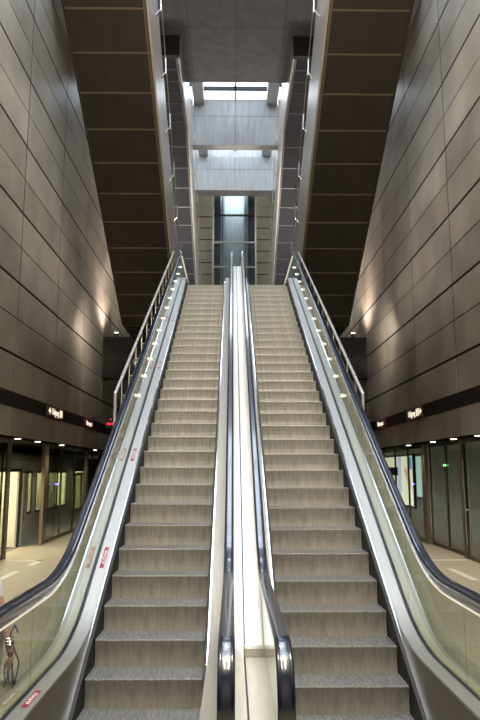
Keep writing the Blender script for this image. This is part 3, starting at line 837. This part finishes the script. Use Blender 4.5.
for side, w in ((-1, 'left'), (1, 'right')):
    g = 'fixed panes of the platform screens'
    places = [(11.45, 13.4, 'outermost'), (13.42, 15.38, 'second outermost'), (15.4, 17.3, 'before the doorway')]
    for i, (a, b, t) in enumerate(places):
        txt = {0: 'nearest fixed glass pane of the %s platform screen' % w, 1: 'fixed glass pane second nearest in the %s platform screen' % w,
               2: 'fixed glass pane just before the doorway of the %s platform screen' % w}[i]
        pane(side, a, b, 'glass_partition', txt, 'glass pane', g, handle=(17.15 if (side > 0 and i == 2) else None))
    spost(side, 17.36, 17.45, 'slim bronze post at the near side of the %s platform doorway' % w)
    spost(side, 20.62, 21.0, 'broad bronze post at the far side of the %s platform doorway' % w)
    for i, (a, b) in enumerate(((21.02, 22.75), (22.77, 24.55), (24.57, 26.4))):
        txt = ('fixed glass pane with blue light beyond the broad post, %s side' % w, 'middle fixed glass pane beyond the broad post, %s side' % w,
               'last fixed glass pane before the far post, %s side' % w)[i]
        pane(side, a, b, 'glass_partition', txt, 'glass pane', g, led=(M_blueled if i == 0 else None))
    spost(side, 26.42, 26.8, 'far bronze post of the %s platform screen by the handrail' % w)
    # doors
    gd = 'sliding leaves of the platform screen doors'
    if side > 0:
        a = pane(1, 17.47, 19.02, 'sliding_glass_leaf', 'closed sliding glass leaf right of the meeting stile, right platform', 'sliding door', gd, xoff=0.10)
        b = pane(1, 19.04, 20.60, 'sliding_glass_leaf', 'closed sliding glass leaf left of the meeting stile, right platform', 'sliding door', gd, xoff=0.10)
        for dr, yy in ((a, 18.95), (b, 19.11)):
            MB(tuple(dr.location)).box(XS+0.05, XS+0.06, yy-0.045, yy+0.045, 2.30, 2.36).build('green_arrow_light', M_greenled, dr)
    else:
        pane(-1, 15.9, 17.28, 'sliding_glass_leaf', 'open sliding glass leaf tucked behind the pane before the left doorway', 'sliding door', gd, xoff=0.10)
        pane(-1, 21.05, 22.45, 'sliding_glass_leaf', 'open sliding glass leaf tucked behind the broad left post', 'sliding door', gd, xoff=0.10)
    for i, (a, b) in enumerate(((26.85, 28.15), (28.17, 29.5))):
        pane(side, a, b, 'sliding_glass_leaf', '%s closed glass leaf of the far doorway, %s platform' % (('near', 'far')[i], w), 'sliding door', gd, xoff=0.10)
    # dark run of screen nearer than anything in view, to close the platform
    struct(MB().box(side*XS, side*(XS+0.1), -8, 11.43, 0, 2.98).box(side*XS, side*(XS+0.1), 29.52, 41, 0, 2.98).build('wall_%s_screen' % w, M_frame))
    # tunnel
    struct(MB().box(side*8.9, side*9.2, -8, 41, -1.3, 3.4).build('wall_%s_tunnel' % w, M_tunnel))
    struct(MB().box(side*(XW+0.36), side*9.2, -8, 41, 3.0, 3.4).build('ceiling_%s_tunnel' % w, M_tunnel))
    struct(MB().box(side*6.25, side*9.2, -8, 41, -1.4, -1.1).build('floor_%s_track' % w, M_track))

# ------------------------------------------------------------------ train at the left platform
tr = tag(empty('train', (-7.6, 20, -0.8)), 'pale metro train standing behind the left platform screens, doorway open', 'train')
org = (-7.6, 20, -0.8)
XT = -6.34
doors = [(8.7, 10.9), (17.75, 20.0), (26.9, 29.1)]
wins = [(11.6, 13.2), (13.5, 15.1), (15.4, 17.0), (20.65, 21.15), (21.7, 23.0), (23.15, 24.2), (24.35, 25.6)]
ZW0, ZW1 = 0.95, 2.10
m = MB(org)
cuts = sorted([(a, b, 'd') for a, b in doors] + [(a, b, 'w') for a, b in wins])
y = 8.0
for a, b, k in cuts + [(36.0, 36.0, 'e')]:
    m.box(XT-0.06, XT, y, a, -0.8, 2.45)
    if k == 'd': m.box(XT-0.06, XT, a, b, 2.15, 2.45); m.box(XT-0.06, XT, a, b, -0.8, 0.0)
    if k == 'w': m.box(XT-0.06, XT, a, b, -0.8, ZW0); m.box(XT-0.06, XT, a, b, ZW1, 2.45)
    y = b
# rounded shoulder and roof
prof = [(XT, 2.45), (XT-0.10, 2.62), (XT-0.30, 2.72), (XT-2.0, 2.76), (XT-2.40, 2.5), (XT-2.45, 2.0), (XT-2.45, -0.8), (XT-2.39, -0.8), (XT-2.39, 2.0), (XT-2.3, 2.42), (XT-2.0, 2.68), (XT-0.3, 2.64), (XT-0.06, 2.45)]
vs_ = [(x, yy, z) for yy in (8.0, 36.0) for x, z in prof]; k = len(prof)
m.add(vs_, [(i, i+1, k+i+1, k+i) for i in range(k-1)])
m.box(XT-2.4, XT, 8.0, 36.0, -0.8, -0.62)
m.build('body', M_train, tr)
MB(org).box(XT-2.38, XT-0.07, 8.1, 35.9, -0.08, 0.0).build('cabin_floor', M_dark, tr)
MB(org).box(XT-2.38, XT-2.33, 8.1, 35.9, 0.0, 2.3).build('inner_wall', M_tcream, tr)
MB(org).box(XT-2.3, XT-0.1, 8.1, 35.9, 2.34, 2.38).build('inner_ceiling', M_tcream, tr)
for xx in (XT-0.55, XT-1.75):
    MB(org).box(xx-0.08, xx+0.08, 8.3, 35.7, 2.28, 2.335).build('light_line', M_trainlamp, tr)
for a, b in wins:
    m = MB(org)
    m.box(XT-0.005, XT+0.012, a-0.07, a, ZW0-0.07, ZW1+0.07); m.box(XT-0.005, XT+0.012, b, b+0.07, ZW0-0.07, ZW1+0.07)
    m.box(XT-0.005, XT+0.012, a, b, ZW0-0.07, ZW0); m.box(XT-0.005, XT+0.012, a, b, ZW1, ZW1+0.07)
    m.build('window_surround', M_dark, tr)
for a, b in wins:
    MB(org).box(XT-0.035, XT-0.025, a, b, ZW0, ZW1).build('window_pane', M_glass, tr)
for (a, b) in doors:
    m = MB(org)
    m.box(XT-0.02, XT+0.02, a-0.09, a, 0.0, 2.24); m.box(XT-0.02, XT+0.02, b, b+0.09, 0.0, 2.24); m.box(XT-0.02, XT+0.02, a, b, 2.15, 2.24)
    m.build('door_frame', M_dark, tr)
    # cream jamb panels inside and door leaves slid aside along the outer wall
    MB(org).box(XT-0.75, XT-0.07, b, b+0.05, 0.0, 2.2).build('draught_screen', M_tdoor, tr); MB(org).box(XT-0.75, XT-0.07, a-0.05, a, 0.0, 2.2).build('draught_screen', M_tdoor, tr)
    for (p, q) in (((a-1.15, a-0.12), (b+0.12, b+0.60)) if a > 12 and a < 20 else ((a, (a+b)/2), ((a+b)/2, b))):
        lf = MB(org)
        xl = XT+0.045 if 12 < a < 20 else XT
        lf.box(xl-0.012, xl+0.03, p, q, 0.02, 0.70); lf.box(xl-0.012, xl+0.03, p, p+0.14, 0.70, 2.1); lf.box(xl-0.012, xl+0.03, q-0.14, q, 0.70, 2.1); lf.box(xl-0.012, xl+0.03, p+0.14, q-0.14, 1.98, 2.1)
        d = lf.build('door_leaf', M_tdoor if not (12 < a < 20) else M_train, tr)
        MB(org).box(xl, xl+0.01, p+0.14, q-0.14, 0.70, 1.98).build('door_glass', M_glass, d)
for y in (18.9, 22.3, 25.2, 15.0):
    MB(org).bar((XT-1.2, y, 0), (XT-1.2, y, 2.34), 0.02, 8).build('grab_pole', M_yellow, tr, 50)
for k, y in enumerate((11.5, 13.4, 15.3, 21.4, 23.3, 25.2)):
    MB(org).box(XT-2.28, XT-1.75, y, y+0.95, 0.0, 0.45).box(XT-2.3, XT-2.15, y, y+0.95, 0.45, 1.05).build('seat', M_seat, tr)
MB(org).box(XT-0.065, XT-0.05, 19.99, 20.0, 1.88, 1.95).build('door_button', M_redled, tr)
for y0, y1 in ((17.75, 20.0),):
    ld = bpy.data.lights.new('train_light', 'AREA'); ld.shape = 'RECTANGLE'; ld.size = 1.2; ld.size_y = 14; ld.energy = 330; ld.color = (1, 0.93, 0.68)
    lo = bpy.data.objects.new('train_light', ld); COL.objects.link(lo); lo.location = (XT-1.15, 20.0, 2.26)

# ------------------------------------------------------------------ lit advertisement and light panel beyond the right track
ad = tag(empty('advertisement', (8.85, 36.3, 0.3)), 'large backlit poster with pale field and bare arm, beyond the right track', 'poster')
org = (8.85, 36.3, 0.3)
MB(org).box(8.80, 8.9, 33.20, 39.90, 0.35, 3.0).build('frame', M_dark, ad)
MB(org).box(8.785, 8.80, 33.35, 39.70, 0.45, 2.9).build('pale_field', M_ad, ad)
m = MB(org)
m.box(8.77, 8.785, 35.50, 36.20, 1.0, 2.9); m.build('lilac_stripe', M_ad_lilac, ad)
m = MB(org)
pts = [(34.60, 2.35), (34.30, 2.2), (33.90, 1.9), (33.65, 1.55), (33.70, 1.2), (34.05, 1.15), (34.20, 1.5), (34.50, 1.85), (35.00, 2.15)]
vs_ = [(8.785, y, z) for y, z in pts] + [(8.77, y, z) for y, z in pts]; k = len(pts)
m.add(vs_, [tuple(range(k-1, -1, -1)), tuple(range(k, 2*k))] + [(i, (i+1) % k, k+(i+1) % k, k+i) for i in range(k)]).build('arm_shape', M_ad_skin, ad)
MB(org).box(8.772, 8.784, 33.40, 34.20, 2.25, 2.85).build('blue_patch', M_ad_blue, ad)
MB(org).box(8.765, 8.783, 36.20, 38.20, 1.9, 2.35).build('dark_caption_bar', M_dark, ad)
lp = tag(empty('light_panel', (8.85, 32.2, 0.9)), 'tall narrow pale turquoise light panel beyond the right track beside the poster', 'light panel')
MB((8.85, 32.2, 0.9)).box(8.80, 8.9, 31.65, 32.75, 0.85, 2.95).build('frame', M_dark, lp)
MB((8.85, 32.2, 0.9)).box(8.785, 8.80, 31.75, 32.65, 0.95, 2.85).build('lit_face', M_ad_teal, lp)

# ------------------------------------------------------------------ floor markings
def marking(boxes, label):
    m = MB()
    for b in boxes: m.box(*b, -0.001, 0.003)
    tag(m.build('floor_marking', M_mark), label, 'floor marking', 'white floor markings at the platform doors')
marking([(-5.65, -4.75, 16.95, 17.1), (-4.9, -4.75, 16.2, 17.1)], 'white angled floor line at the left open doorway')
marking([(-4.9, -4.75, 13.9, 15.3)], 'short white floor line nearer than the angled one, left platform')
marking([(4.7, 5.7, 17.0, 17.15)], 'white floor line across at the right platform doors')
marking([(4.75, 4.9, 14.0, 15.6)], 'short white floor line nearer than the crosswise one, right platform')

# ------------------------------------------------------------------ person behind the left handrail
def skin_body(name, verts, edges, radii, mt, parent, root=0, sub=2):
    me = bpy.data.meshes.new(name); me.from_pydata(verts, edges, [])
    o = bpy.data.objects.new(name, me); COL.objects.link(o); o.parent = parent
    me.materials.append(mt)
    md = o.modifiers.new('skin', 'SKIN'); md.use_smooth_shade = True
    sv = me.skin_vertices[0].data
    for i, r in enumerate(radii):
        rr = r if isinstance(r, tuple) else (r, r)
        sv[i].radius = rr; sv[i].use_root = (i == root)
    s = o.modifiers.new('sub', 'SUBSURF'); s.levels = sub; s.render_levels = sub
    return o
px, py = -2.125, 5.35
per = tag(empty('person', (px, py, 0)), 'person in pale clothing behind the left handrail at the photo edge, purple cords at wrist', 'person')
V = [(0,0,0.92),(0,0,1.08),(0,0.01,1.24),(0,0.01,1.38),(0,0.0,1.46),(0,-0.015,1.54),(0,-0.02,1.62),
     (0.10,0,0.86),(0.10,-0.02,0.48),(0.10,0.01,0.08),(0.10,-0.14,0.035),
     (-0.10,0,0.86),(-0.10,-0.02,0.48),(-0.10,0.01,0.08),(-0.10,-0.14,0.035),
     (0.18,0.01,1.36),(0.27,0.02,1.12),(0.355,-0.05,0.92),(0.385,-0.08,0.845),
     (-0.18,0.01,1.36),(-0.24,0.02,1.10),(-0.25,-0.05,0.86),(-0.25,-0.08,0.78)]
E = [(0,1),(1,2),(2,3),(3,4),(4,5),(5,6),(0,7),(7,8),(8,9),(9,10),(0,11),(11,12),(12,13),(13,14),(3,15),(15,16),(16,17),(17,18),(3,19),(19,20),(20,21),(21,22)]
Rr = [(.15,.11),(.13,.10),(.15,.105),(.14,.09),.055,(.075,.085),(.07,.085),.085,.06,.04,.03,.085,.06,.04,.03,.055,.042,.028,.030,.055,.042,.028,.030]
body = skin_body('body', V, E, Rr, M_skin, per)
# hand fingers
for hx, hy, hz in ((0.385, -0.08, 0.845), (-0.25, -0.08, 0.78)):
    for k, (dx, dy, L) in enumerate(((0.0, -0.035, 0.075), (0.004, -0.012, 0.085), (0.004, 0.010, 0.080), (0.0, 0.030, 0.062))):
        f = skin_body('finger', [(hx+dx, hy+dy, hz-0.01), (hx+dx, hy+dy, hz-0.05), (hx+dx-0.008, hy+dy-0.004, hz-0.05-L*0.5), (hx+dx-0.022, hy+dy-0.006, hz-0.05-L)],
                      [(0,1),(1,2),(2,3)], [.010,.010,.009,.007], M_skin, per, 0, 1)
    skin_body('thumb', [(hx-0.01, hy-0.03, hz), (hx-0.02, hy-0.055, hz-0.03), (hx-0.022, hy-0.062, hz-0.065)], [(0,1),(1,2)], [.012,.011,.008], M_skin, per, 0, 1)
# face
m = MB(); m.add([(0.018,-0.105,1.585),(-0.018,-0.105,1.585),(0,-0.135,1.59),(0,-0.10,1.635)], [(0,1,2),(1,3,2),(3,0,2),(0,3,1)]); m.build('nose', M_skin, per, 80)
m = MB(); m.sphere((0.03,-0.100,1.625), 0.011); m.sphere((-0.03,-0.100,1.625), 0.011); m.build('eyes', M_hair, per, 80)
m = MB(); m.sphere((0.0,-0.100,1.555), 0.02, sz=0.3, sy=0.4); m.build('mouth', M_redsticker, per, 80)
m = MB(); m.sphere((0.078,-0.01,1.605), 0.03, sx=0.35); m.sphere((-0.078,-0.01,1.605), 0.03, sx=0.35); m.build('ears', M_skin, per, 80)
# pale headscarf and long loose garment (lathe shells)
def shell(prof, name, mt):
    m = MB(); vs_ = []; n_ = 24
    for rx, ry, cy, z in prof:
        for i in range(n_):
            t = 2*math.pi*i/n_
            w = 1 + 0.05*math.sin(7*t)
            vs_.append((rx*w*math.cos(t), cy + ry*w*math.sin(t), z))
    fs_ = [(j*n_+i, j*n_+(i+1) % n_, (j+1)*n_+(i+1) % n_, (j+1)*n_+i) for j in range(len(prof)-1) for i in range(n_)]
    m.add(vs_, fs_)
    o = m.build(name, mt, per, 80)
    sd = o.modifiers.new('thick', 'SOLIDIFY'); sd.thickness = 0.006
    return o
shell([(0.02,0.02,0.02,1.725),(0.07,0.075,0.015,1.71),(0.105,0.095,0.02,1.64),(0.11,0.085,0.035,1.56),(0.12,0.08,0.03,1.49),(0.19,0.12,0.01,1.43)], 'headscarf', M_cloth)
shell([(0.10,0.08,0,1.47),(0.21,0.125,0,1.42),(0.26,0.15,0,1.32),(0.275,0.16,0,1.15),(0.285,0.165,0,0.97),(0.27,0.18,0,0.70),(0.27,0.19,0,0.40),(0.27,0.20,0,0.13)], 'robe', M_cloth)
m = MB()
for k in range(3):
    m.lathe((0.362 - 0.006*k, -0.056 + 0.006*k, 0.915 + 0.020*k), [(0.036, 0), (0.040, 0.003), (0.036, 0.007), (0.033, 0.003)], 16)
m.build('bracelet', M_polish, per, 60)
m = MB(); rnd = random.Random(5)
for k in range(7):
    a = rnd.random()*6.28; p = Vector((0.36+0.03*math.cos(a), -0.06+0.03*math.sin(a), 0.93))
    for j in range(4):
        q = p + Vector((rnd.uniform(-0.022, 0.03), rnd.uniform(-0.02, 0.02), -0.075))
        m.bar(p, q, 0.006, 6); p = q
m.bar((0.35,-0.05,0.95), (0.40,-0.08,1.06), 0.006, 6).bar((0.40,-0.08,1.06), (0.43,-0.08,1.0), 0.006, 6)
m.build('purple_cord', M_purple, per, 60)
m = MB()
for sx in (0.10, -0.10): m.sphere((sx, -0.07, 0.045), 0.06, sx=0.8, sy=2.1, sz=0.8)
m.build('shoe', M_shoe, per, 60)

# ------------------------------------------------------------------ hall lamps added to raise the brightness, all out of view
def added_hall_lamp(x, y, z, sx, sy, power, col, label, aim=None, floor=False):
    o = tag(empty('floodlight' if floor else 'hall_lamp', (x, y, z)), label, 'lamp', 'floodlights on the upper landing' if floor else 'hall lamps above the escalators')
    if floor:
        MB((x, y, z)).box(x-sx/2, x+sx/2, y-sy/2, y+sy/2, z-0.22, z-0.06).build('housing', M_dark, o)
        MB((x, y, z)).box(x-0.05, x+0.05, y-0.05, y+0.05, 7.50, z-0.22).build('stand', M_dark, o)
    else:
        MB((x, y, z)).box(x-sx/2-0.05, x+sx/2+0.05, y-sy/2-0.05, y+sy/2+0.05, z+0.02 if not aim else z+0.3, z+0.12 if not aim else z+0.4).build('housing', M_dark, o)
        for sg in (-1, 1):
            MB((x, y, z)).bar((x, y+sg*sy/2*0.8, z+0.1), (x, y+sg*sy/2*0.8, 19.5), 0.012, 6).build('hanger', M_dark, o)
    ld = bpy.data.lights.new('hall_light', 'AREA'); ld.shape = 'RECTANGLE'; ld.size = sx; ld.size_y = sy; ld.energy = power; ld.color = col
    lo = bpy.data.objects.new('hall_light', ld); COL.objects.link(lo); lo.location = (x, y, z)
    if aim: lo.rotation_euler = (Vector(aim) - Vector((x, y, z))).to_track_quat('-Z', 'Y').to_euler()
warm = (1.0, 0.92, 0.79)
added_hall_lamp(-1.2, 1.0, 14.0, 0.5, 6.0, 500, warm, 'long hanging lamp high on the left, over the escalator foot')  # unseen pair added to light the steps from above
added_hall_lamp(1.2, 1.0, 14.0, 0.5, 6.0, 500, warm, 'long hanging lamp high on the right, over the escalator foot')
def globe(x, y, z, r, power, col, label, ztop, group):  # globe lamps are all added to brighten walls and steps
    o = tag(empty('globe_lamp', (x, y, z)), label, 'lamp', group)
    m = MB((x, y, z)); m.bar((x, y, z+r*0.9), (x, y, ztop), 0.02, 8); m.lathe((x, y, z+r*0.85), [(r*0.6, 0), (r*0.6, 0.06), (0.03, 0.10)], 16)
    m.build('hanger', M_dark, o)
    MB((x, y, z)).sphere((x, y, z), r*0.8, 20, 12).build('globe', M_addedlamp, o, 60)
    ld = bpy.data.lights.new('globe_light', 'POINT'); ld.energy = power; ld.color = col; ld.shadow_soft_size = r
    lo = bpy.data.objects.new('globe_light', ld); COL.objects.link(lo); lo.location = (x, y, z)
    lo.visible_glossy = True
hg = 'globe lamps hung over the escalators'
globe(0.0, 3.5, 10.5, 0.40, 1150, warm, 'globe lamp hanging highest over the foot of the escalators', 19.5, hg)
globe(0.0, 9.0, 11.2, 0.40, 800, warm, 'globe lamp hanging over the middle of the escalators', 19.5, hg)
globe(-3.6, 4.6, 6.6, 0.40, 1200, warm, 'globe lamp hanging over the left platform edge', 19.5, hg)
globe(3.6, 4.6, 6.6, 0.40, 1200, warm, 'globe lamp hanging over the right platform edge', 19.5, hg)
added_hall_lamp(-3.4, 27.0, 7.75, 0.5, 0.5, 260, (1, 0.95, 0.88), 'square floodlight on the left of the upper landing', (0, 31, 15), True)  # hidden pair added to lift the dark far end
added_hall_lamp(3.4, 27.0, 7.75, 0.5, 0.5, 260, (1, 0.95, 0.88), 'square floodlight on the right of the upper landing', (0, 31, 15), True)
added_hall_lamp(-2.6, 32.0, 18.0, 0.8, 0.6, 110, (1, 0.93, 0.8), 'lamp left over the lift landing behind the second beam', (-1.0, 38, 12))  # hidden pair added to light the stone beside the lift
added_hall_lamp(2.6, 32.0, 18.0, 0.8, 0.6, 110, (1, 0.93, 0.8), 'lamp right over the lift landing behind the second beam', (1.0, 38, 12))
